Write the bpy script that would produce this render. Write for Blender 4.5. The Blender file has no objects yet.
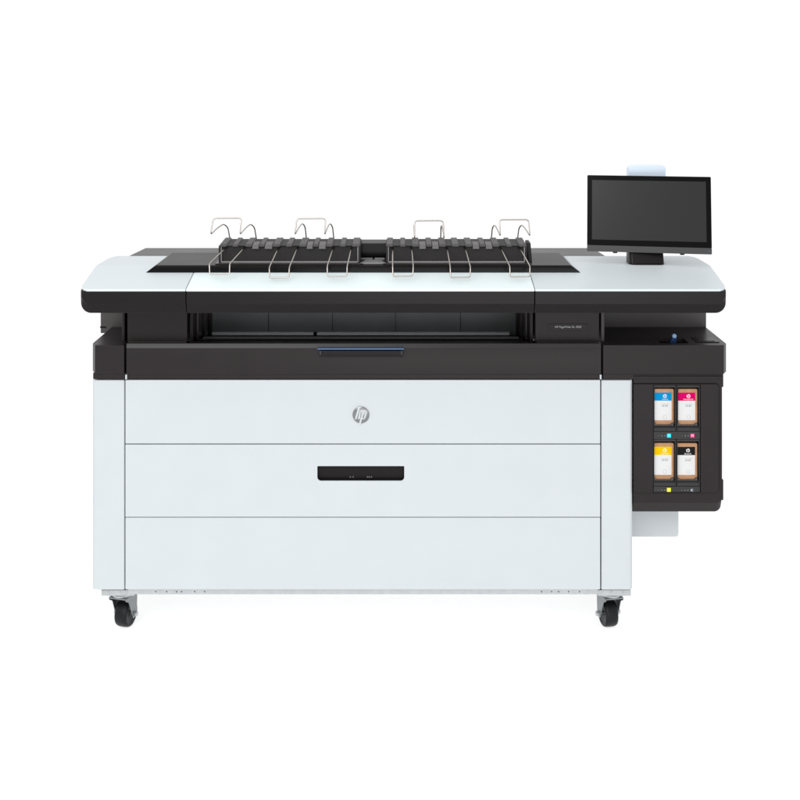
import bpy, bmesh, math
from mathutils import Vector, Matrix
S = bpy.context.scene
COL = S.collection
R = math.radians

# ------------------------------------------------------------------ camera
D, F = 3.45, 1150.0            # metres from the cabinet front, focal length in photo pixels
ZC = 1.682                     # eye height
cd = bpy.data.cameras.new('camera'); cam = bpy.data.objects.new('camera', cd); COL.objects.link(cam)
cam.location = (0, -D, ZC); cam.rotation_euler = (R(90), 0, 0)
cd.sensor_width = 36; cd.lens = F/800*36; cd.shift_y = -0.4; cd.clip_end = 300; cd.clip_start = 0.05
S.camera = cam
# ------------------------------------------------------------------ white studio surround + softboxes
w = bpy.data.worlds.new('World'); S.world = w; w.use_nodes = True
bg = w.node_tree.nodes['Background']; bg.inputs[0].default_value = (1, 1, 1, 1); bg.inputs[1].default_value = 1.06
def softbox(name, loc, target, sx, sy, power):
    l = bpy.data.lights.new(name, 'AREA'); l.shape = 'RECTANGLE'; l.size = sx; l.size_y = sy; l.energy = power
    o = bpy.data.objects.new(name, l); COL.objects.link(o); o.location = loc
    o.rotation_euler = (Vector(target)-Vector(loc)).to_track_quat('-Z', 'Y').to_euler()
softbox('softbox_key', (-1.3, -3.4, 2.9), (0, 0, .6), 2.2, 1.6, 60)
softbox('softbox_low', (.6, -3.6, .7), (0, .1, .05), 2.4, .8, 22)
softbox('underfloor_fill', (-.05, .2, -.4), (-.05, .2, 0), 3.0, 1.5, 11)   # added fill, shines up through the floor to lift shade under the printer
S.view_settings.view_transform = 'Standard'; S.view_settings.look = 'None'
S.view_settings.exposure = 0; S.view_settings.gamma = 1
S.cycles.max_bounces = 8
try: S.cycles.use_denoising = True
except Exception: pass

# measured photo position -> metres on a plane at depth Y
def PX(px, Y): return (px-400)*(D+Y)/F
def PZ(py, Y): return ZC-(py-80)*(D+Y)/F

# ------------------------------------------------------------------ materials
def mat(name, col, rough=.5, spec=.5, metal=0, bump=0, bscale=900, var=0, vscale=3, emit=0, coat=0, trans=0):
    m = bpy.data.materials.new(name); m.use_nodes = True
    nt = m.node_tree; b = nt.nodes['Principled BSDF']
    c = (*col, 1)
    b.inputs['Base Color'].default_value = c
    b.inputs['Roughness'].default_value = rough; b.inputs['Specular IOR Level'].default_value = spec
    b.inputs['Metallic'].default_value = metal; b.inputs['Coat Weight'].default_value = coat
    b.inputs['Transmission Weight'].default_value = trans
    tc = nt.nodes.new('ShaderNodeTexCoord')
    if var:
        n = nt.nodes.new('ShaderNodeTexNoise'); n.inputs['Scale'].default_value = vscale; n.inputs['Detail'].default_value = 6
        nt.links.new(tc.outputs['Object'], n.inputs['Vector'])
        r = nt.nodes.new('ShaderNodeMapRange'); r.inputs['From Min'].default_value = .3; r.inputs['From Max'].default_value = .7
        r.inputs['To Min'].default_value = 1-var; r.inputs['To Max'].default_value = 1+var
        nt.links.new(n.outputs['Fac'], r.inputs['Value'])
        mx = nt.nodes.new('ShaderNodeVectorMath'); mx.operation = 'SCALE'; mx.inputs[0].default_value = col
        nt.links.new(r.outputs[0], mx.inputs['Scale']); nt.links.new(mx.outputs[0], b.inputs['Base Color'])
        r2 = nt.nodes.new('ShaderNodeMapRange'); r2.inputs['To Min'].default_value = max(0, rough-.05); r2.inputs['To Max'].default_value = min(1, rough+.05)
        nt.links.new(n.outputs['Fac'], r2.inputs['Value']); nt.links.new(r2.outputs[0], b.inputs['Roughness'])
    if bump:
        n = nt.nodes.new('ShaderNodeTexNoise'); n.inputs['Scale'].default_value = bscale; n.inputs['Detail'].default_value = 2
        nt.links.new(tc.outputs['Object'], n.inputs['Vector'])
        bp = nt.nodes.new('ShaderNodeBump'); bp.inputs['Strength'].default_value = bump; bp.inputs['Distance'].default_value = .001
        nt.links.new(n.outputs['Fac'], bp.inputs['Height']); nt.links.new(bp.outputs[0], b.inputs['Normal'])
    if emit:
        b.inputs['Emission Color'].default_value = c; b.inputs['Emission Strength'].default_value = emit
    return m
M = {}
M['floor'] = mat('studio_floor', (.97, .97, .97), .9, .0)
nt = M['floor'].node_tree; tl = nt.nodes.new('ShaderNodeBsdfTranslucent'); tl.inputs[0].default_value = (.97, .97, .97, 1)   # made translucent to let the added fill from below through
ms = nt.nodes.new('ShaderNodeMixShader'); ms.inputs[0].default_value = .4
nt.links.new(nt.nodes['Principled BSDF'].outputs[0], ms.inputs[1]); nt.links.new(tl.outputs[0], ms.inputs[2])
nt.links.new(ms.outputs[0], nt.nodes['Material Output'].inputs[0])
M['white'] = mat('painted_steel', (.515, .55, .567), .5, .3, bump=.06, bscale=700, var=.012, vscale=9)
M['cap'] = mat('white_cover_plastic', (.585, .632, .652), .45, .3, bump=.05, bscale=700, var=.01, vscale=6)
M['flap'] = mat('bright_flap_plastic', (.745, .83, .84), .4, .3, bump=.04, bscale=700, var=.01, vscale=6)
M['dark'] = mat('dark_plastic', (.0190, .0152, .0160), .36, .17, bump=.12, bscale=650, var=.06, vscale=14)
M['fascia'] = mat('fascia_plastic', (.0075, .0060, .0064), .32, .17, bump=.08, bscale=650, var=.06, vscale=14)
M['lid'] = mat('lid_plastic', (.030, .0255, .025), .30, .28, bump=.03, bscale=650, var=.05, vscale=8)
M['gloss'] = mat('black_gloss', (.005, .005, .0055), .15, .08)
M['black'] = mat('matt_black', (.008, .008, .008), .7, .1)
M['bandglint'] = mat('chamfer_highlight', (.029, .0265, .027), .32, .33)  # band plastic in a lighter, glossier tone for the chamfer highlight
M['lidtop'] = mat('lid_top_plastic', (.0150, .0120, .0115), .32, .05, bump=.03, bscale=650, var=.05, vscale=8)
M['nameplate'] = mat('name_plate_plastic', (.024, .0215, .022), .4, .14)
M['lens'] = mat('lever_lens', (.22, .36, .55), .3, .4)
M['fork'] = mat('caster_fork', (.25, .268, .28), .35, .5, metal=1, var=.08, vscale=60)
M['tab'] = mat('tab_plastic', (.115, .11, .11), .5, .3)
M['wall'] = mat('sidelit_dark_plastic', (.062, .056, .056), .4, .3, bump=.08, bscale=650, var=.06, vscale=14)  # the dark plastic, lightened to carry side light in its colour
M['railgrey'] = mat('rail_plastic', (.8, .82, .83), .4, .4)
M['stack'] = mat('grey_plastic', (.066, .062, .062), .5, .25, bump=.1, bscale=650, var=.06, vscale=25)
M['stackdark'] = mat('stacker_front_plastic', (.022, .020, .0202), .55, .15, bump=.1, bscale=650, var=.06, vscale=25)
M['edge'] = mat('stacker_edge', (.24, .235, .235), .4, .4)
M['wire'] = mat('chromed_wire', (.43, .40, .375), .24, .5, metal=1)
M['steel'] = mat('brushed_steel', (.5, .52, .53), .35, .5, metal=1, var=.05, vscale=40)
M['zinc'] = mat('zinc_plate', (.46, .48, .49), .45, .5, metal=.6, var=.06, vscale=60)
M['plate'] = mat('slot_plate', (.165, .18, .185), .35, .3, var=.10, vscale=5)
M['rubber'] = mat('wheel_rubber', (.009, .0095, .011), .4, .18, bump=.1, bscale=300, var=.15, vscale=30)
M['blue'] = mat('blue_plastic', (.002, .020, .085), .4, .15)
M['bluestrip'] = mat('blue_grip_strip', (.085, .155, .29), .35, .4)
M['bezel'] = mat('monitor_bezel', (.003, .003, .003), .2, .06)
M['screen'] = mat('screen_glass', (.012, .012, .0125), .24, .28)
M['chin'] = mat('monitor_chin', (.036, .036, .0375), .35, .35, bump=.05, bscale=500)
M['beacon'] = mat('frosted_beacon', (.66, .76, .88), .3, .4)
M['carton'] = mat('cardboard', (.435, .245, .138), .85, .1, bump=.25, bscale=350, var=.09, vscale=60)
M['paper'] = mat('label_paper', (.64, .64, .645), .6, .1)
M['ink'] = mat('grey_print', (.22, .22, .22), .7, .1)
M['paleprint'] = mat('pale_print', (.45, .45, .46), .7, .1)
M['whiteprint'] = mat('white_print', (.78, .78, .78), .7, .1)
M['cyan'] = mat('cyan_print', (.0, .245, .50), .5, .03)
M['magenta'] = mat('magenta_print', (.60, .0, .11), .5, .03)
M['yellow'] = mat('yellow_print', (.74, .47, .0), .5, .03)
M['blackprint'] = mat('black_print', (.010, .010, .010), .5, .05)
M['ledc'] = mat('cyan_indicator', (.0, .55, .80), .5, .2, emit=.25)
M['ledm'] = mat('pink_indicator', (.65, .05, .20), .5, .2, emit=.2)
M['ledy'] = mat('yellow_indicator', (.65, .60, .03), .5, .2, emit=.2)
M['ledk'] = mat('grey_indicator', (.05, .06, .075), .5, .2)
M['bay'] = mat('bay_plastic', (.032, .032, .033), .5, .2, bump=.1, bscale=500)
M['badge'] = mat('badge_metal', (.235, .24, .245), .25, .5, metal=1)

# ------------------------------------------------------------------ mesh helpers
def box(bm, x0, x1, y0, y1, z0, z1, mi=0):
    v = [bm.verts.new((x, y, z)) for x in (x0, x1) for y in (y0, y1) for z in (z0, z1)]
    for f in ((0,1,3,2),(4,6,7,5),(0,4,5,1),(2,3,7,6),(0,2,6,4),(1,5,7,3)):
        bm.faces.new([v[i] for i in f]).material_index = mi
def pbox(bm, p0, p1, q0, q1, Y0, Y1, mi=0):
    """box whose front face (at Y0) covers photo columns p0..p1 and rows q0..q1"""
    box(bm, PX(p0, Y0), PX(p1, Y0), Y0, Y1, PZ(q1, Y0), PZ(q0, Y0), mi)
def loft(bm, rings, mi=0, cap=True):
    rv = [[bm.verts.new(p) for p in r] for r in rings]
    n = len(rv[0])
    for a, b in zip(rv, rv[1:]):
        for i in range(n):
            j = (i+1) % n
            bm.faces.new((a[i], a[j], b[j], b[i])).material_index = mi
    if cap:
        bm.faces.new(rv[0][::-1]).material_index = mi; bm.faces.new(rv[-1]).material_index = mi
def prism_x(bm, x0, x1, yz, mi=0):
    loft(bm, [[(x, y, z) for y, z in yz] for x in (x0, x1)], mi)
def prism_y(bm, y0, y1, xz, mi=0):
    loft(bm, [[(x, y, z) for x, z in xz] for y in (y0, y1)], mi)
def prism_z(bm, z0, z1, xy, mi=0):
    loft(bm, [[(x, y, z) for x, y in xy] for z in (z0, z1)], mi)
def rrect(x0, x1, z0, z1, r, n=6):
    """rounded rectangle; r = radii (bottom-left, bottom-right, top-right, top-left)"""
    out = []
    for (cx, cz, a0), rr in zip(((x0, z0, 180), (x1, z0, 270), (x1, z1, 0), (x0, z1, 90)), r):
        sx = 1 if cx == x0 else -1; sz = 1 if cz == z0 else -1
        if rr <= 0: out.append((cx, cz)); continue
        for k in range(n+1):
            a = R(a0+90*k/n)
            out.append((cx+sx*rr+rr*math.cos(a), cz+sz*rr+rr*math.sin(a)))
    return out
def cyl(bm, c, axis, r, h, n=24, mi=0, r2=None):
    axis = Vector(axis).normalized(); c = Vector(c)
    u = axis.orthogonal().normalized(); v = axis.cross(u)
    rr = (r, r if r2 is None else r2)
    loft(bm, [[tuple(c+axis*(t*h)+(u*math.cos(2*math.pi*i/n)+v*math.sin(2*math.pi*i/n))*q) for i in range(n)]
              for t, q in ((-.5, rr[0]), (.5, rr[1]))], mi)
def fillet(pts, r, n=5):
    pts = [Vector(p) for p in pts]; out = [pts[0]]
    for i in range(1, len(pts)-1):
        p, a, b = pts[i], pts[i-1]-pts[i], pts[i+1]-pts[i]
        d = min(r, a.length*.45, b.length*.45)
        p0 = p+a.normalized()*d; p1 = p+b.normalized()*d
        for k in range(n+1):
            t = k/n; out.append(p0*(1-t)**2+p*2*t*(1-t)+p1*t*t)
    out.append(pts[-1]); return out
def tube(bm, pts, r, n=8, mi=0):
    pts = [Vector(p) for p in pts]; rings = []
    t = (pts[1]-pts[0]).normalized(); u = t.orthogonal().normalized()
    for i, p in enumerate(pts):
        a = pts[max(i-1, 0)]; b = pts[min(i+1, len(pts)-1)]
        t = (b-a).normalized(); u = (u-t*u.dot(t)).normalized(); v = t.cross(u)
        rings.append([tuple(p+(u*math.cos(2*math.pi*k/n)+v*math.sin(2*math.pi*k/n))*r) for k in range(n)])
    loft(bm, rings, mi)
def obj(name, bm, mats, parent=None, bevel=0, seg=3, smooth=True, angle=30, sharp=24):
    bmesh.ops.recalc_face_normals(bm, faces=bm.faces)
    me = bpy.data.meshes.new(name); bm.to_mesh(me); bm.free()
    for m in (mats if isinstance(mats, (list, tuple)) else [mats]): me.materials.append(M[m])
    o = bpy.data.objects.new(name, me); COL.objects.link(o)
    finish(o, bevel, seg, smooth, angle, sharp)
    if parent is not None: attach(o, parent)
    return o
def finish(o, bevel, seg=3, smooth=True, angle=30, sharp=24):
    if bevel:
        for p in o.data.polygons: p.use_smooth = True
        o.data.set_sharp_from_angle(angle=R(sharp))
        m = o.modifiers.new('bevel', 'BEVEL'); m.width = bevel; m.segments = seg; m.limit_method = 'ANGLE'
        m.angle_limit = R(angle); m.harden_normals = True
    elif smooth:
        o.data.shade_smooth() if hasattr(o.data, 'shade_smooth') else None
        o.data.set_sharp_from_angle(angle=R(angle))
def world_loc(o):
    p = Vector(); q = o
    while q: p += q.location; q = q.parent
    return p
def attach(o, parent):
    """meshes are modelled in place; each root Empty and part only ever translates"""
    o.parent = parent
    if parent.type == 'EMPTY': o.matrix_parent_inverse = Matrix.Translation(-Vector(parent['base']))
def cut(o, bms, bevel=0, **k):
    """subtract closed meshes from o and keep only the result"""
    mods = list(o.modifiers)
    for m in mods: o.modifiers.remove(m)
    tmp = []
    for b in bms:
        bmesh.ops.recalc_face_normals(b, faces=b.faces)
        me = bpy.data.meshes.new('tool'); b.to_mesh(me); b.free()
        c = bpy.data.objects.new('tool', me); COL.objects.link(c); tmp.append(c)
        m = o.modifiers.new('cut', 'BOOLEAN'); m.object = c; m.operation = 'DIFFERENCE'; m.solver = 'EXACT'
    bpy.context.view_layer.update()
    old = o.data; par, inv = o.parent, o.matrix_parent_inverse.copy()
    me = bpy.data.meshes.new_from_object(o.evaluated_get(bpy.context.evaluated_depsgraph_get()))
    o.modifiers.clear(); o.data = me; me.name = o.name
    for c in tmp:
        d = c.data; bpy.data.objects.remove(c); bpy.data.meshes.remove(d)
    bpy.data.meshes.remove(old)
    finish(o, bevel, **k)
def thing(name, label, cat, loc, group=None):
    o = bpy.data.objects.new(name, None); COL.objects.link(o); o.location = loc; o['base'] = loc
    o.empty_display_size = .1
    o['label'] = label; o['category'] = cat
    if group: o['group'] = group
    return o
def lettering(bm, text, cx, y, cz, width=None, height=None, mi=0, thick=.0004, shear=0):
    """add raised letters facing the viewer, centred at cx, cz"""
    cu = bpy.data.curves.new('type', 'FONT'); cu.body = text; cu.size = 1; cu.resolution_u = 2; cu.shear = shear
    o = bpy.data.objects.new('type', cu); COL.objects.link(o); bpy.context.view_layer.update()
    me = bpy.data.meshes.new_from_object(o.evaluated_get(bpy.context.evaluated_depsgraph_get()))
    xs = [v.co.x for v in me.vertices]; ys = [v.co.y for v in me.vertices]
    w_, h_ = max(xs)-min(xs), max(ys)-min(ys)
    s = width/w_ if width else height/h_
    sh = height/h_ if height else s
    mx, my = (max(xs)+min(xs))/2, (max(ys)+min(ys))/2
    vs = [bm.verts.new((cx+(v.co.x-mx)*s, y-thick, cz+(v.co.y-my)*sh)) for v in me.vertices]
    for p in me.polygons:
        try: bm.faces.new([vs[i] for i in p.vertices]).material_index = mi
        except ValueError: pass
    bpy.data.objects.remove(o); bpy.data.curves.remove(cu); bpy.data.meshes.remove(me)
def disc(bm, cx, y, cz, r, mi=0, n=32):
    bm.faces.new([bm.verts.new((cx+r*math.cos(2*math.pi*i/n), y, cz+r*math.sin(2*math.pi*i/n))) for i in range(n)]).material_index = mi
def ring(bm, cx, y, cz, r0, r1, mi=0, n=28):
    a = [[bm.verts.new((cx+r*math.cos(2*math.pi*i/n), y, cz+r*math.sin(2*math.pi*i/n))) for i in range(n)] for r in (r0, r1)]
    for i in range(n):
        j = (i+1) % n; bm.faces.new((a[0][i], a[0][j], a[1][j], a[1][i])).material_index = mi
BM = bmesh.new

# ------------------------------------------------------------------ floor
bm = BM(); v = [bm.verts.new(p) for p in ((-60, -60, 0), (60, -60, 0), (60, 120, 0), (-60, 120, 0))]; bm.faces.new(v)
fl = obj('floor', bm, 'floor'); fl['kind'] = 'structure'

# ------------------------------------------------------------------ the printer
P = thing('wide_format_printer', 'large white and black floor-standing poster printer on casters with a touchscreen on top', 'printer', (-.1, .28, 0))
BACK = .52
# --- lower cabinet
bm = BM(); pbox(bm, 95, 630, 377, 588, .016, BACK-.01); obj('cabinet_carcass', bm, 'black', P)
for (a, b, rl, rr) in ((91.8, 124.4, 1, 0), (601.4, 633, 0, 1)):
    bm = BM(); x0, x1 = PX(a, 0), PX(b, 0)
    pts = rrect(x0, x1, 0, BACK, (.014*rl, .014*rr, .01*rr, .01*rl))
    prism_z(bm, PZ(590, 0), PZ(380, 0), pts)
    obj('side_column', bm, 'white', P, bevel=.0035)
drawers = []
for (q0, q1) in ((380, 443.7), (444.6, 516.9), (517.7, 589.6)):
    bm = BM(); pbox(bm, 125.3, 600.3, q0, q1, -.002, .014)
    drawers.append(obj('drawer', bm, 'white', P, bevel=.0018))
# recessed pull in the middle drawer
hp = rrect(PX(317.4, 0), PX(404.2, 0), PZ(480.6, 0), PZ(466, 0), (.011, .011, .003, .003))
bm = BM(); prism_y(bm, -.02, .03, hp); cut(drawers[1], [bm], bevel=.0012)
hp2 = rrect(PX(317.4, 0)+.0004, PX(404.2, 0)-.0004, PZ(480.6, 0)+.0004, PZ(466, 0)-.0004, (.0106, .0106, .003, .003))
bm = BM(); loft(bm, [[(x, y, z) for x, z in hp2] for y in (.001, .0155)], cap=False)
bm.faces.new([bm.verts.new((x, .0154, z)) for x, z in hp2])
zz = PZ(478.3, 0)
for px in (350.2, 353, 367.4, 369.2, 371.4):
    box(bm, PX(px, 0)-.0022, PX(px, 0)+.0018, .0115, .0152, zz-.0022, zz+.0020, 1)
obj('recessed_pull', bm, ['fascia', 'tab'], drawers[1])
# round badge on the top drawer
bm = BM(); bx, bz, br = PX(361, 0), PZ(414.6, 0), .0250
prof = [(br, -.0022), (br, -.0042), (br*.9, -.0052), (br*.7, -.0066), (br*.4, -.0078), (br*.12, -.0083)]
loft(bm, [[(bx+r*math.cos(2*math.pi*i/48), y, bz+r*math.sin(2*math.pi*i/48)) for i in range(48)] for r, y in prof])
def slant(bm, segs, y, mi, cx=None, cz=None, k=1):
    cx = bx if cx is None else cx; cz = bz if cz is None else cz
    for q in segs: 
        bm.faces.new([bm.verts.new((cx+(u-366)/22.86*.003*k, y, cz-(v-440)/22.86*.003*k)) for u, v in q]).material_index = mi
yl = -.0089
LOGO = [[(305, 252), (348, 252), (268, 524), (228, 524)], [(312, 364), (345, 364), (366, 378), (362, 396), (327, 392), (304, 392)],
           [(328, 388), (364, 388), (338, 524), (298, 524)][:4],
           [(398, 364), (440, 364), (358, 636), (318, 636)], [(440, 364), (490, 364), (500, 376), (496, 394), (431, 394)],
           [(460, 390), (498, 390), (468, 500), (455, 500), (428, 500)], [(398, 496), (468, 496), (452, 524), (390, 524)]]
slant(bm, LOGO, yl, 1)
obj('brand_badge', bm, ['badge', 'white'], drawers[0])
# little white tabs where the drawer stack meets the band
for a in (125.2, 600.0):
    bm = BM(); pbox(bm, a, a+1.6, 374.8, 379.4, -.014, .01); obj('hinge_tab', bm, 'white', P, bevel=.001)
# base rail and holes
bm = BM(); pbox(bm, 128, 598, 588, 594.4, .0148, BACK-.04)
for px in (155, 166, 176, 181, 194, 204, 541, 551, 558, 568, 579): pbox(bm, px, px+1.2, 591.2, 592.4, .0140, .02, 1)
obj('base_rail', bm, ['zinc', 'black'], P, bevel=.001)
bm = BM(); box(bm, PX(97, 0), PX(627, 0), .03, BACK-.02, PZ(590, 0)+.004, PZ(588, 0)); obj('base_pan', bm, 'zinc', P)

# --- casters
def caster(cx, cy, yaw, side):
    zt = PZ(595.6, cy-.05)
    root = BM(); 
    box(root, cx-.052, cx+.048, cy-.05, cy+.06, zt-.001, zt+.017)
    if side > 0:
        bmesh.ops.scale(root, vec=(-1, 1, 1), verts=root.verts, space=Matrix.Translation((-cx, 0, 0)))
    pl = obj('caster', root, 'zinc', P, bevel=.0012)
    for k in (-.030, .006, .034):
        kk = k*(-side if side > 0 else 1); bm = BM()
        box(bm, cx+kk-.0025, cx+kk+.0025, cy-.0515, cy-.046, zt-.0005, zt+.0115)
        obj('mount_rib', bm, 'steel', pl, bevel=.0008)
    rot = Matrix.Translation((cx, cy, 0)) @ Matrix.Rotation(yaw, 4, 'Z')
    def put(bm): bmesh.ops.transform(bm, matrix=rot, verts=bm.verts)
    # swivel head
    bm = BM(); cyl(bm, (0, 0, zt-.006), (0, 0, 1), .030, .012, 32); cyl(bm, (0, 0, zt-.013), (0, 0, 1), .034, .006, 32); put(bm)
    obj('swivel_head', bm, 'zinc', pl, bevel=.001)
    # fork: crown and two curved cheeks, wheel trails backwards
    t = .022
    bm = BM(); ztop = zt-.016
    box(bm, -.028, .028, -.034, .034, ztop-.004, ztop)
    for s in (-1, 1):
        yz = [(-.030, ztop-.002), (.034, ztop-.002), (.040, ztop-.02), (.038, .05), (.031, .029), (.016, .028), (.006, .046), (-.012, ztop-.020), (-.030, ztop-.010)]
        prism_x(bm, s*.028-.0015, s*.028+.0015, yz)
    put(bm); obj('fork', bm, 'fork', pl, bevel=.001)
    bm = BM(); rw = .0405; hw = .0205
    pr = [(.012, -hw*.9), (.030, -hw*.92), (.0335, -hw), (.0375, -hw*.92), (.0398, -hw*.7), (rw, -hw*.3), (rw, hw*.3), (.0398, hw*.7), (.0375, hw*.92), (.0335, hw), (.030, hw*.92), (.012, hw*.9)]
    loft(bm, [[(x, t+r*math.cos(2*math.pi*i/48), rw+r*math.sin(2*math.pi*i/48)) for i in range(48)] for r, x in pr]); put(bm)
    obj('wheel', bm, 'rubber', pl, angle=50)
    bm = BM(); cyl(bm, (0, t, rw), (1, 0, 0), .006, .078, 16); cyl(bm, (.0335, t, rw), (1, 0, 0), .0085, .008, 6); cyl(bm, (-.0335, t, rw), (1, 0, 0), .0085, .008, 6); put(bm)
    obj('axle_bolt', bm, 'steel', pl, bevel=.0006)
caster(PX(122, .07), .075, R(-15), -1); caster(PX(611, .07), .075, R(12), 1)
caster(PX(126, .07)+.02, .44, R(12), -1); caster(PX(607, .07)-.02, .44, R(-25), 1)

# --- dark band above the drawers
Yb = -.012
prof = [(Yb+.005, PZ(379.2, Yb)), (Yb+.005, PZ(374.6, Yb)), (Yb, PZ(374.2, Yb)), (Yb, PZ(348.6, Yb)), (Yb+.0008, PZ(347.8, Yb)), (Yb+.0066, PZ(344.2, Yb+.0066)), (.016, PZ(343.4, .016)), (.05, PZ(343.4, .016)), (.05, PZ(379.2, Yb))]
bm = BM(); prism_x(bm, PX(126.3, Yb), PX(601.2, Yb), prof); band = obj('front_band', bm, 'dark', P, bevel=.0012)
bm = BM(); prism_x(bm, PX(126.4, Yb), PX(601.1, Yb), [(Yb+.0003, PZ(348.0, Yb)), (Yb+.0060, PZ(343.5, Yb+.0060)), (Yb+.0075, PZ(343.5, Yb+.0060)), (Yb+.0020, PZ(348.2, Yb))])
obj('band_highlight', bm, 'bandglint', band)  # highlight along the chamfer, put into the strip's lighter colour
bm = BM(); pbox(bm, 319, 403, 350.2, 356.8, Yb-.014, Yb+.002)
obj('pull_grip', bm, 'fascia', band, bevel=.005)
bm = BM(); pbox(bm, 317.6, 404, 348.4, 349.6, Yb-.015, Yb+.004); obj('grip_strip', bm, 'bluestrip', band, bevel=.0008)
for a in (319.6, 401.2):
    bm = BM(); pbox(bm, a, a+1.3, 350.8, 355.0, Yb-.0145, Yb); obj('grip_end_shine', bm, 'stack', band, bevel=.0015)  # lighter caps paint the shine at both ends of the grip
# left end block, with its ledge
zl = PZ(345, -.01)
bm = BM(); prism_z(bm, PZ(374, -.01), zl, [(PX(91, 0), .02), (PX(95.2, -.01), -.012), (PX(124.3, -.01), -.012), (PX(124.3, -.01), BACK-.02), (PX(91, 0), BACK-.02)])
obj('end_block', bm, 'dark', P, bevel=.0035)
bm = BM(); pbox(bm, 93, 125.5, 373, 379, -.006, BACK-.04); obj('end_block_skirt', bm, 'dark', P, bevel=.001)
# right end block (service ledge above the ink bay)
bm = BM(); prism_z(bm, PZ(374.2, -.01), zl, [(PX(602.9, -.01), -.012), (PX(723.5, -.01), -.012), (PX(727.4, 0), .014), (PX(727.4, 0), BACK-.02), (PX(602.9, -.01), BACK-.02)])
eb = obj('end_block', bm, 'dark', P, bevel=.0035)
def ledge(px, py): # point on the ledge top
    y = (ZC-zl)*F/(py-80)-D; return PX(px, y), y
a = ledge(655.5, 338.2); b = ledge(688.5, 343.2); a2 = ledge(691, 337.4); b2 = ledge(719.5, 342.6)
bm = BM(); box(bm, a[0], b[0], b[1], a[1], zl-.010, zl+.01)
cut(eb, [bm], bevel=.0025)
bm = BM(); box(bm, a[0]-.001, b[0]+.001, b[1]-.001, a[1]+.001, zl-.0125, zl-.0095); obj('lever_well', bm, 'gloss', eb)
bm = BM(); box(bm, a2[0], b2[0], b2[1], a2[1], zl, zl+.0022); box(bm, a2[0]+.008, b2[0]-.012, b2[1]+.008, a2[1]-.008, zl+.002, zl+.0034); obj('ledge_hatch', bm, 'fascia', eb, bevel=.001)
lx, ly = ledge(673, 341.5)
bm = BM(); loft(bm, [[(lx+dx+u*s, ly+v*s, z) for u, v in ((-.009, -.006), (.009, -.006), (.009, .006), (-.009, .006))] for dx, s, z in ((0, 1.15, zl-.0095), (0, 1, zl), (.003, .95, zl+.009), (.0035, .9, zl+.0145))])
lv = obj('release_lever', bm, 'blue', eb, bevel=.003)
bm = BM(); cyl(bm, (lx+.0035, ly, zl+.0170), (0, 1, 0), .0066, .012, 20); obj('lever_tip', bm, ['lens'], lv, bevel=.002)

# --- upper body between band and scanner
zs = 1.0165                        # underside of the scanner
rb = BM(); box(rb, PX(100.5, .24), PX(706.3, .24), .24, BACK-.03, zl-.02, zs+.03)
rear = obj('rear_body', rb, 'wall', P, bevel=.006)
# the paper exit is cut out of the rear body
SX0, SX1 = PX(188, .03), PX(534.3, .03)
bm = BM(); box(bm, SX0, SX1, .1, .326, .80, zs-.002); cut(rear, [bm], bevel=.002)
bm = BM(); pbox(bm, 100, 106, 326.6, 328.0, .2385, .26); obj('vent_slit', bm, 'black', rear)
for (p0, p1) in ((127.2, 187.2), (535.2, 599.4)):
    bm = BM(); box(bm, PX(p0, .03), PX(p1, .03), .03, .24, PZ(343.6, .03), zs+.03)
    f = obj('front_panel', bm, 'dark', P, bevel=.0025)
    bm = BM(); box(bm, PX(p0, .03)+.004, PX(p1, .03)-.001, .024, .032, PZ(343.6, .024), PZ(341.4, .024)); obj('panel_sill', bm, 'lid', f, bevel=.001)
    if p0 > 500:
        bm = BM(); pbox(bm, 547.8, 588.2, 323.6, 331.4, .0285, .032); npl = obj('name_plate', bm, 'nameplate', f, bevel=.0008)
        bm = BM(); lettering(bm, 'HP PageWide XL 4250', PX(568.2, .028), .0284, PZ(327.2, .028), width=26.2*.003025, height=.0088); obj('lettering', bm, 'paleprint', f)
for (p0, p1, m_) in ((121.8, 124.6, 'dark'), (600.8, 604.8, 'lid')):
    bm = BM(); box(bm, PX(p0, .035), PX(p1, .035), .035, .24, zl-.01, zs+.02); obj('corner_post', bm, m_, P, bevel=.003)
# inside of the paper exit
bm = BM(); n = 0
seams = [188, 268.5, 332.5, 395.5, 460.5, 534]
for a_, b_ in zip(seams, seams[1:]):
    Yq = .314
    xa, xb = max(PX(a_, Yq), SX0+.001), min(PX(b_, Yq), SX1-.001)
    box(bm, xa-(.002 if n else 0), xb, Yq+.0012*(n % 2), .325+.0002*n, .835-.001*n, zs-.004+.0003*n); n += 1
obj('back_plate', bm, 'plate', P, bevel=.001)
for a_ in seams[1:-1]:
    bm = BM(); box(bm, PX(a_, .31)-.0006, PX(a_, .31)+.0006, .3122, .3142, .85, zs-.006)
    obj('plate_seam', bm, 'fascia', P)
bm = BM(); box(bm, SX0+.002, SX1-.002, .06, .313, .80, .840); obj('exit_tray', bm, 'black', P)
bm = BM(); box(bm, SX0+.03, SX1-.05, .285, .300, .840, PZ(332.4, .285)); box(bm, SX0+.36, SX0+.372, .284, .290, .840, PZ(332.2, .284), 1)
obj('cutter_rail', bm, ['railgrey', 'black'], P, bevel=.002)
bm = BM(); cyl(bm, ((SX0+SX1)/2, .21, PZ(336.6, .2)-.008), (1, 0, 0), .010, SX1-SX0-.02, 24); obj('exit_roller', bm, 'gloss', P)
g0, g1 = SX0+.030, SX1-.038
bm = BM(); prism_x(bm, g0, g1, [(.1005, PZ(339.0, .10)), (.135, PZ(336.4, .135)), (.137, .835), (.1005, .835)])
guide = obj('paper_guide', bm, 'edge', P, bevel=.001)
bm = BM(); box(bm, g0-.01, g1+.01, .094, .100, .80, PZ(339.1, .094)); obj('guide_front', bm, 'fascia', guide, bevel=.001)
x = g0+.008
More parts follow.
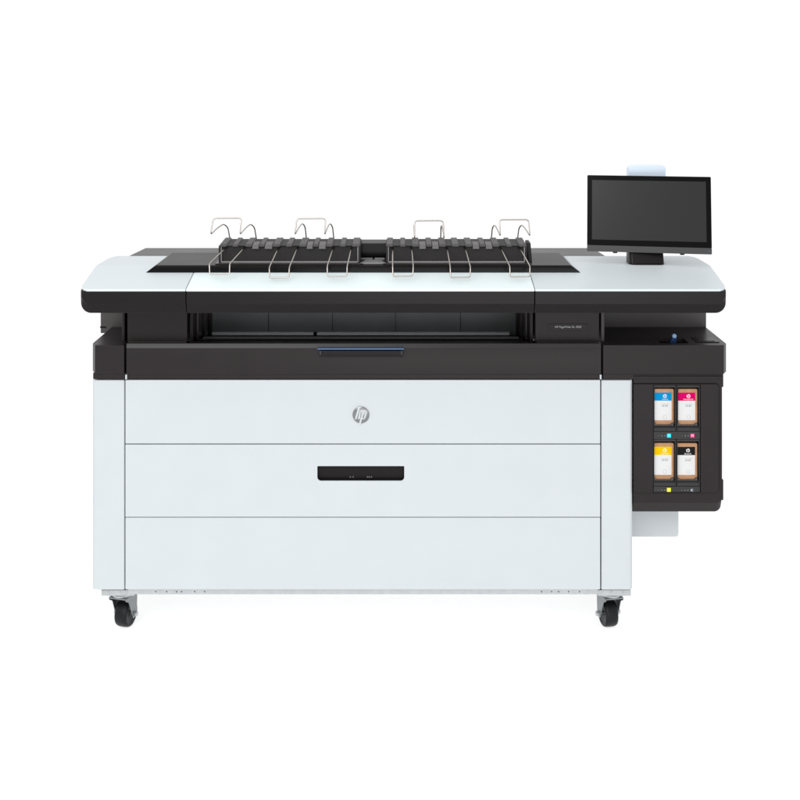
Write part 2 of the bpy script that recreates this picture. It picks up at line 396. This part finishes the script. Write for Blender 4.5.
while x < g1-.04:
    bm = BM(); za, zb_ = PZ(339.3, .0935), PZ(341.2, .0935)
    loft(bm, [[(x+.008, y, za), (x+.030, y, za), (x+.020, y, zb_), (x-.002, y, zb_)] for y in (.0925, .0938)])
    obj('guide_rib', bm, 'black', guide); x += .0716
for s, xe in ((1, SX0), (-1, SX1)):
    bm = BM(); A = xe; 
    def sb(d0, d1, y0, y1, z0, z1, mi=0): box(bm, min(A+s*d0, A+s*d1), max(A+s*d0, A+s*d1), y0, y1, z0, z1, mi)
    sb(.0005, .012, .05, .30, .83, zs-.004, 0); sb(.012, .02, .10, .16, .88, zs-.004, 1); sb(.012, .024, .20, .24, .86, zs-.03, 1); sb(.012, .028, .29, .3135, .84, zs-.006, 1)
    obj('slot_cheek', bm, ['fascia', 'lid'], P, bevel=.002)

# --- scanner head
YF, YK, YR = -.18, .003, .19
def ztop(y): return 1.0877+.0378*min(1, (y-YF)/(YK-YF)) if y < YK else 1.1255
XL, XR = PX(79.6, YF), PX(727.2, YF); S1, S2 = PX(185.8, YF), PX(534.8, YF)
def head(x0, x1, left, right, name, capname, capmat, gap=.0009):
    a, b = x0+(0 if left else gap), x1-(0 if right else gap)
    rings = []
    for (y, ins, zb, r) in ((YF, .007, 1.0440, .022), (YF+.005, .002, 1.0425, .026), (YF+.014, 0, zs, .029), (YK, 0, zs, .029), (YR+.02, 0, zs, .029)):
        pts = rrect(a+ins*left, b-ins*right, zb, ztop(y)-.0075, (r*left, r*right, 0, 0), 8)
        rings.append([(px, y, pz) for px, pz in pts])
    bm = BM(); loft(bm, rings); fa = obj(name, bm, 'fascia', P, bevel=.0018, angle=12, seg=2)
    bm = BM(); rings = []
    for (y, ins) in ((YF-.0012, .030), (YF+.0005, .019), (YF+.006, .009), (YF+.016, .002), (YF+.03, -.0008), (YK, -.0008), (YR-.055, 0), (YR-.02, .006), (YR, .018)):
        xa, xb = a+ins*left, b-ins*right; zt = ztop(max(y, YF))
        rings.append([(xa, y, zt-.007), (xb, y, zt-.007), (xb, y, zt), (xa, y, zt)])
    loft(bm, rings); c = obj(capname, bm, capmat, fa, bevel=.0016, angle=40, sharp=8)
    return fa
head(XL, S1, 1, 0, 'scanner_section', 'top_cover', 'cap')
head(S1, S2, 0, 0, 'scanner_flap', 'flap_cover', 'flap')
head(S2, XR, 0, 1, 'scanner_section', 'top_cover', 'cap')
# small marking on the right cover
bm = BM(); xm, ym = PX(704, -.03), -.045; box(bm, xm-.011, xm+.011, ym, ym+.006, ztop(ym)-.001, ztop(ym)+.0009); obj('cover_mark', bm, 'cap', P)
# dark lid on the scanner, and rear cover
zlid = 1.133; YL0 = -.0556
x0, x1 = PX(146.2, YL0), PX(580.3, YL0); xi = .010
bm = BM(); loft(bm, [[(x0+i, YL0+j, z), (x1-i, YL0+j, z), (x1-i, .20, z), (x0+i, .20, z)] for i, j, z in ((0, 0, 1.112), (0, 0, 1.1145), (.022, .0015, zlid-.002), (.024, .004, zlid))])
lid = obj('document_lid', bm, ['gloss'], P, bevel=.0018)
bm = BM(); box(bm, x0+.026, x1-.026, YL0+.0055, .1985, zlid-.002, zlid+.0012); obj('lid_top', bm, 'lidtop', lid, bevel=.001)
zr0, zr1 = 1.1262, 1.1338
bm = BM(); y1, y2 = YR+.0012, .305
loft(bm, [[(PX(129.5, YR), y1, z0), (PX(605, YR), y1, z0), (PX(593, .29), y2, z1_), (PX(144.6, .29), y2, z1_)] for z0, z1_ in ((1.05, 1.05), (zr0, zr1))])
obj('rear_cover', bm, 'lid', P, bevel=.0015)
bm = BM(); box(bm, PX(150, YR), PX(585, YR), YR+.022, BACK-.05, zs, 1.085); obj('rear_housing', bm, 'dark', P, bevel=.006)

# --- paper stackers with wire guides
def wire(pts, r_f, name, parent, r=.0021, mat_='wire'):
    bm = BM(); tube(bm, fillet([(PX(px, y), y, PZ(py, y)) for px, py, y in pts], r_f), r, 10)
    return obj(name, bm, mat_, parent, angle=60)
Y0, Y1 = -.026, .085
def stacker(pl, pr, ridges, tabs, lightside):
    xl, xr = PX(pl, Y0), PX(pr, Y0)
    ztf = PZ(245.6, Y0); zts = PZ(237.9, Y1)
    bm = BM()
    prism_x(bm, xl+.004, xr-.004, [(Y0+.012, zlid), (Y0+.012, ztf-.004), (Y0+.002, ztf-.002), (Y0+.002, ztf), (Y1, zts-.003), (Y1+.03, zts-.02), (Y1+.03, zlid)])
    body = obj('paper_stacker', bm, 'stackdark', P, bevel=.0012)
    for xs_, d in ((xl, 1), (xr, -1)):      # side walls
        bm = BM(); a_, b_ = sorted((xs_, xs_+d*.0055))
        prism_x(bm, a_, b_, [(Y0, zlid+.0008), (Y0, ztf-.001), (Y1, zts-.003), (Y1+.033, zts-.022), (Y1+.033, zlid+.0008)])
        obj('side_wall', bm, 'stackdark', body, bevel=.001)
    bm = BM()
    for xs_, d in ((xl, 1), (xr, -1)):
        a_, b_ = sorted((xs_+d*.0056, xs_+d*.0086))
        box(bm, a_, b_, Y0+.003, Y0+.0135, zlid+.004, ztf-.004)
    box(bm, xl+.0088, xr-.0088, Y0+.001, Y0+.0135, zlid+.0046, zlid+.0085)
    obj('edge_trim', bm, 'edge', body, bevel=.0008)
    bm = BM()      # foot flange
    box(bm, xl-.008, xr+.008, Y0-.010, Y0+.0008, zlid+.001, zlid+.0045); box(bm, xl-.009, xl-.0005, Y0-.01, Y1, zlid+.001, zlid+.004); box(bm, xr+.0005, xr+.009, Y0-.01, Y1, zlid+.001, zlid+.004)
    obj('foot_flange', bm, 'lid', body, bevel=.001)
    for (p, q) in ridges:
        bm = BM(); a_, b_ = PX(p, Y0), PX(q, Y0); h = .0042; c_ = .0016
        loft(bm, [[(a_+(c_ if k else 0), y, z), (b_-(c_ if k else 0), y, z)] [::1] + [(b_-(c_ if not k else c_), y, z+hh), (a_+c_, y, z+hh)] for k, y, z, hh in ((0, Y0-.001, ztf-.003, .0035), (0, Y0+.004, ztf-.001, h+.001), (0, Y1, zts-.004, h+.001), (0, Y1+.031, zts-.024, h))])
        obj('rib', bm, 'stack', body, bevel=.0008)
    for (p, q) in tabs:
        bm = BM(); a_, b_ = PX(p, Y0)+.001, PX(q, Y0)-.001
        prism_x(bm, a_, b_, [(Y0-.0035, ztf-.0095), (Y0-.0035, ztf-.006), (Y0+.004, ztf+.0015), (Y0+.045, ztf+.0062), (Y0+.05, ztf+.004), (Y0+.05, ztf-.004), (Y0+.003, ztf-.0095)])
        obj('separator_tab', bm, 'tab', body, bevel=.0008)
    return body
ridL = [(219.5, 226.5), (232.5, 238), (245, 252), (259, 264.5), (272.5, 280), (286, 292), (299, 306.5), (313, 318.5), (326, 332.5), (340, 345.5), (352, 359.5)]
tabL = [(252, 259), (264.5, 272.5), (306.5, 313), (318.5, 326)]
ridR = [(386.5, 393), (400, 405.5), (412, 419), (426, 432), (439, 446), (452, 459), (465.5, 472.5), (479.5, 485.5), (492.5, 499.5), (506.5, 512), (519, 526.5)]
tabR = [(419, 426), (432, 439), (472.5, 479.5), (485.5, 492.5)]
sl = stacker(218.6, 360.2, ridL, tabL, 1); sr = stacker(386, 527, ridR, tabR, -1)
for body, ws in ((sl, ((226, 244.5, 209.4, 229.8, 274.3), (278.5, 297.5, 269.3, 289.3, 278), (333.2, 351.4, 327.2, 347.2, 276.6))),
                 (sr, ((392.8, 411.6, 392.6, 413.2, 276.4), (447, 465, 450.2, 470.4, 277.6), (500.6, 519.4, 509.8, 530, 277)))):
    for (h1, h2, b1, b2, qb) in ws:
        yh, yb, ye = Y0+.010, -.118, -.128
        q1 = 247.8
        wire([(h1, q1, yh), (b1, qb-10.5, yb), (b1+.3, qb, ye), (b2-.3, qb-.2, ye), (b2, qb-10.5, yb), (h2, q1-.2, yh)], .006, 'wire_guide', body)
        for hx in (h1, h2):
            bm = BM(); sx = .6 if body is sl else -.6
            cyl(bm, (PX(hx+sx, yh), Y0+.0105, PZ(q1, yh)), (0, 1, 0), .0035, .006, 16); obj('wire_socket', bm, 'black', body)
YB, YT = .13, .05
def catch(body, b1, b2, t1, t2, u1, u2, a1, a2, qt, qu, qa):
    pts = [(b1, 240, YB), (b1-(b1-a1)*.35, (qa*.72+236*.28), YB-.004), (a1, qa, .11), (a1+(t1-a1)*.5, qa+(qt-qa)*.42, .085), (t1, qt, YT), (u1, qu, YT+.012), (u2, qu-.2, YT+.012), (t2, qt, YT),
           (a2+(t2-a2)*.5, qa+(qt-qa)*.42, .085), (a2, qa, .11), (b2-(b2-a2)*.35, (qa*.72+236*.28), YB-.004), (b2, 240, YB)]
    wire(pts, .010, 'wire_catch', body, r=.0020)
catch(sl, 230.2, 256.6, 210.6, 240, 213.2, 241.6, 223.5, 250.6, 234.6, 218.3, 223.8)
catch(sl, 306.6, 334, 295, 324.8, 296.8, 325.6, 302.4, 330, 234.8, 218.6, 223)
catch(sr, 414.6, 440.6, 414.6, 444.2, 414.6, 443.2, 413.8, 441.6, 238.5, 220.8, 224.6)
catch(sr, 491.2, 517.4, 500.4, 530, 499.4, 528.6, 494.4, 521.8, 236.2, 219.8, 224.6)
# cross bar, dark throat and tongue plate between the stackers
xa, xb = PX(360.4, Y0)-.002, PX(386, Y0)+.002
bm = BM(); box(bm, xa, xb, .072, .116, zlid, PZ(243.6, .07)-.0012); obj('stacker_throat', bm, 'gloss', P)
bm = BM(); prism_x(bm, xa, xb, [(.068, PZ(244, .068)), (.068, PZ(243, .068)), (.118, PZ(239.4, .118)), (.118, PZ(244, .068))]); obj('cross_bar', bm, 'stack', P, bevel=.001)
bm = BM(); prism_z(bm, zlid+.0012, zlid+.005, [(PX(360, -.03), -.030), (PX(386, -.03), -.030), (PX(381.6, .0), .02), (PX(381.6, .0), .036), (PX(364.6, .0), .036), (PX(364.6, 0), .02)]); obj('tongue_plate', bm, 'edge', P, bevel=.001)
bm = BM(); box(bm, PX(360.8, .04), PX(372.6, .04), .046, .052, zlid+.001, zlid+.008); box(bm, PX(374.4, .04), PX(384.6, .04), .046, .052, zlid+.001, zlid+.008); obj('throat_sill', bm, 'edge', P, bevel=.001)
bm = BM(); prism_x(bm, PX(527.4, .05), PX(531, .05), [(.02, zlid+.001), (.06, PZ(243, .06)), (.115, PZ(240, .115)), (.115, zlid+.001)]); obj('stacker_bracket', bm, 'stackdark', P, bevel=.001)

# --- touchscreen
mc = Vector((PX(648.7, .03), .03, PZ(214.2, .03)))
W, H = .3675, .2315
T = Matrix.Translation(mc) @ Matrix.Rotation(R(-10.5), 4, 'Z') @ Matrix.Rotation(R(-10), 4, 'X')
def mput(bm): bmesh.ops.transform(bm, matrix=T, verts=bm.verts)
bm = BM(); box(bm, -W/2+.0008, W/2-.0008, .0025, .020, -H/2+.0008, H/2-.0008); box(bm, -W/2+.05, W/2-.05, .018, .040, -H/2+.02, H/2-.04)
for xx in (-.10, .098): box(bm, xx-.007, xx+.007, .004, .014, -H/2-.0035, -H/2+.003)
mput(bm); cp = obj('touchscreen', bm, 'fascia', P, bevel=.003)
ch = .0195
bm = BM(); prism_y(bm, -.0012, .004, rrect(-W/2, W/2, -H/2+ch, H/2, (0, 0, .003, .003))); mput(bm); obj('bezel', bm, 'bezel', cp, bevel=.0005)
bm = BM(); prism_y(bm, -.0009, .006, rrect(-W/2, W/2, -H/2, -H/2+ch-.0006, (.003, .003, 0, 0)))
box(bm, W/2-.0095, W/2-.0065, -.0014, 0, -H/2+.008, -H/2+.010, 1); mput(bm); obj('chin_bar', bm, ['chin', 'bluestrip'], cp, bevel=.0006)
bm = BM(); box(bm, -W/2+.0145, W/2-.0150, -.0018, .002, -H/2+ch+.0165, H/2-.0150); mput(bm); obj('screen', bm, 'screen', cp)
bm = BM()
xs0, xs1 = PX(629, .02), PX(664.6, .02); zc = ztop(.02)
loft(bm, [[(x, y, z) for x, y in rrect(xs0+.003, xs1-.001, yf, .085, (.010, .010, .010, .010))] for z, yf in ((zc, .014), (PZ(251.6, .03), .026), (PZ(244, .04), .040))])
prism_z(bm, zc, zc+.004, rrect(xs0, xs1+.001, .006, .092, (.025, .025, .03, .03)))
obj('stand', bm, 'fascia', cp, bevel=.0015)
bm = BM(); yb = .105
prism_y(bm, yb, yb+.034, rrect(PX(628.6, yb), PX(665.8, yb), PZ(180, yb), PZ(165, yb), (.002, .002, .013, .013)))
bc = obj('status_beacon', bm, 'beacon', cp, bevel=.004)
bm = BM(); cyl(bm, ((xs0+xs1)/2, yb+.017, (zc+PZ(180, yb))/2), (0, 0, 1), .012, PZ(180, yb)-zc, 20); obj('beacon_pole', bm, 'fascia', cp)

# --- ink bay
Yi = .004
bm = BM(); x0, x1 = PX(633.4, Yi), PX(722.4, Yi); zb, zt2 = PZ(510.4, Yi+.03), PZ(374, Yi)
loft(bm, [[(x, y, z) for x, z in rrect(x0, x1-ins, zq, zt2, (0, .020, 0, 0), 8)] for y, zq, ins in ((Yi, PZ(503, Yi), .001), (Yi+.018, zb+.001, 0), (Yi+.026, zb, 0), (.36, zb, 0))])
Yd = Yi-.0045
bay = obj('ink_bay', bm, 'dark', P, angle=18)
tool = BM(); box(tool, PX(653.3, Yi), PX(700.4, Yi), Yi-.02, .24, PZ(492.3, Yi), PZ(385.2, Yi)); cut(bay, [tool], bevel=.0022, sharp=15)
bm = BM(); prism_z(bm, PZ(480.6, Yi), PZ(388.5, Yi), [(x1+.0002, Yi+.012), (x1+.0012, Yi+.012), (x1+.0012, .34), (x1+.0002, .34)]); obj('bay_side_panel', bm, 'fascia', bay)
bm = BM(); pbox(bm, 603, 634, 373.4, 379.3, -.006, .10); obj('end_block_skirt', bm, 'dark', P, bevel=.001)
for q0, q1 in ((374.5, 388), (481, 501.5)):
    bm = BM(); box(bm, PX(722.4, Yi)+.0002, PX(724.4, Yi), Yi+.01, .34, PZ(q1, Yi), PZ(q0, Yi)); obj('bay_bumper', bm, 'dark', bay, bevel=.0015)
bm = BM(); prism_y(bm, Yi-.0008, Yi+.002, rrect(PX(633.6, Yd), PX(719.6, Yd), PZ(493.6, Yd), PZ(383.5, Yd), (0, .0115, .0115, 0)))
gap = obj('door_gap', bm, 'black', bay)
tool = BM(); box(tool, PX(653, Yd), PX(700.7, Yd), -.05, .05, PZ(492.5, Yd), PZ(385, Yd)); cut(gap, [tool])
# door leaf with the opening in it
bm = BM(); prism_y(bm, Yd, Yi-.0002, rrect(PX(633.6, Yd), PX(718.8, Yd), PZ(492.9, Yd), PZ(384.2, Yd), (0, .010, .010, 0)))
door = obj('bay_door', bm, 'dark', bay)
tool = BM(); box(tool, PX(653, Yd), PX(700.7, Yd), -.05, .05, PZ(492.5, Yd), PZ(385, Yd)); cut(door, [tool], bevel=.0012)
bm = BM(); pbox(bm, 633.6, 722, 376.2, 379.0, Yi-.003, Yi-.0002); obj('bay_lip', bm, 'dark', bay, bevel=.001)
# slots
Yc = .0025
cells = {'cyan': (653.6, 676.1, 385.4, 431.4), 'magenta': (676.9, 700.0, 385.4, 431.4), 'yellow': (653.6, 676.1, 439.4, 486.3), 'black': (676.9, 700.0, 439.4, 486.3)}
for c, (p0, p1, q0, q1) in cells.items():
    bm = BM(); a_, b_ = PX(p0, Yc), PX(p1, Yc); z0, z1 = PZ(q1, Yc), PZ(q0, Yc)
    t_ = .0021
    box(bm, a_, a_+t_, Yc, .236, z0, z1); box(bm, b_-t_*1.2, b_, Yc, .236, z0, z1)
    box(bm, a_+t_, b_-t_*1.2, Yc+.0008, .236, z1-.0065, z1); box(bm, a_+t_, b_-t_*1.2, .228, .236, z0, z1-.007, 1)
    prism_x(bm, a_+t_, b_-t_*1.2, [(Yc+.001, z0), (Yc+.001, z0+.009), (Yc+.010, z0+.0155), (.226, z0+.0155), (.226, z0)])
    sl_ = obj('cartridge_slot', bm, ['bay', 'black'], bay, bevel=.0008)
    bm = BM(); zq = z0+.0157
    for s, xx in ((1, a_+t_+.0012), (-1, b_-t_*1.2-.0045)):
        prism_y(bm, Yc+.004, Yc+.016, [(xx, zq), (xx+s*.011, zq), (xx+s*.008, zq+.0035), (xx+s*.004, zq+.0055), (xx+s*.0005, zq+.0085), (xx, zq+.0085)])
    box(bm, a_+t_+.012, b_-t_*1.2-.016, Yc+.004, Yc+.011, zq, zq+.0022)
    obj('slot_latch', bm, 'stack', bay, bevel=.0008)
for q0, q1, rows in ((431.7, 439.1, (('C', 'ledc', 669, 435.6), ('M', 'ledm', 692.4, 435.6))), (486.6, 492.2, (('Y', 'ledy', 668.9, 489.9), ('K', 'ledk', 692.0, 490)))):
    bm = BM(); pbox(bm, 653.6, 700, q0, q1, Yc-.001, .2)
    st = obj('indicator_strip', bm, 'bay', bay, bevel=.0006)
    for ltr, lm, px, py in rows:
        bm = BM(); Yl = Yc-.0018; h = 1.95
        pbox(bm, px-h, px+h, py-h, py+h, Yl, Yc-.0008)
        lettering(bm, ltr, PX(px, Yl), Yl-.0002, PZ(py, Yl), height=.0065, mi=1)
        obj('indicator', bm, [lm, 'whiteprint'], st)
        bm = BM()
        for k, r_ in ((-4.2, .0010), (-7.2, .0010), (-10.6, .0006)): disc(bm, PX(px+k, Yc), Yc-.0016, PZ(py, Yc), r_, n=12)
        obj('indicator_dots', bm, 'paleprint', st)
# support bracket below the ink bay
bm = BM(); Ys = .16
prism_y(bm, Ys, .34, rrect(PX(633.4, 0)-.06, PX(679, Ys), PZ(537.4, Ys), zb-.0005, (0, .010, 0, 0)))
obj('support_bracket', bm, 'white', P, bevel=.006)

# ------------------------------------------------------------------ ink cartridges (each one slides out)
info = {'cyan': ('CYAN', 'upper left slot', 654.4, 673.8, 388.9, 424.8), 'magenta': ('MAGENTA', 'upper right slot', 678.0, 697.4, 389.0, 424.8),
        'yellow': ('YELLOW', 'lower left slot', 654.2, 673.8, 443.0, 478.8), 'black': ('BLACK', 'lower right slot', 677.2, 697.3, 443.2, 478.8)}
for c, (word, slot, p0, p1, q0, q1) in info.items():
    z0c = PZ(cells[c][3], Yc)+.0157
    Yk = .014
    x0, x1, z1 = PX(p0, Yk)+.0006, PX(p1, Yk), PZ(q0, Yk)
    t = thing('ink_cartridge', 'cardboard ink cartridge with %s and white label in the %s' % (c, slot), 'ink cartridge', ((x0+x1)/2, Yk+.1, z0c), 'ink cartridges in the open ink bay')
    bm = BM(); prism_y(bm, Yk, .215, rrect(x0, x1, z0c, z1, (.004, .004, .004, .002)))
    obj('carton', bm, 'carton', t, bevel=.0012)
    lx1 = x0+(x1-x0)*.885; zt_ = z1-(z1-z0c)*.10; zm = zt_-(z1-z0c)*.225; zb_ = zt_-(z1-z0c)*.765
    bm = BM(); Yl = Yk-.0005
    box(bm, x0-.0004, lx1, Yl, Yk+.0002, zm, zt_, 0); box(bm, x0-.0004, lx1, Yl, Yk+.0002, zb_, zm-.00002, 1)
    lab = obj('label', bm, [{'cyan': 'cyan', 'magenta': 'magenta', 'yellow': 'yellow', 'black': 'blackprint'}[c], 'paper'], t)
    cx = x0+(lx1-x0)*.60
    bm = BM(); zr = zm+(zt_-zm)*.57; ys = Yl-.0002
    disc(bm, cx, ys, zr, .0056, 0); slant(bm, LOGO, ys-.0003, 3, cx, zr, .235)
    lettering(bm, word, cx, ys, zm+(zt_-zm)*.17, width=.0042*len(word), height=.0042)
    lettering(bm, 'Ink Cartridge', cx, ys, zm-.0100, width=.022, height=.0034, mi=2)
    lettering(bm, 'HP 841', cx, ys, zm-.0155, width=.017, height=.0048, mi=1)
    obj('print', bm, ['whiteprint', 'ink', 'paleprint', {'cyan': 'cyan', 'magenta': 'magenta', 'yellow': 'yellow', 'black': 'blackprint'}[c]], lab)
    bm = BM(); ring(bm, cx, ys, zb_+.0095, .0048, .0059); obj('seal_ring', bm, 'paleprint', lab)

for o in list(S.objects):
    if 'base' in o: del o['base']
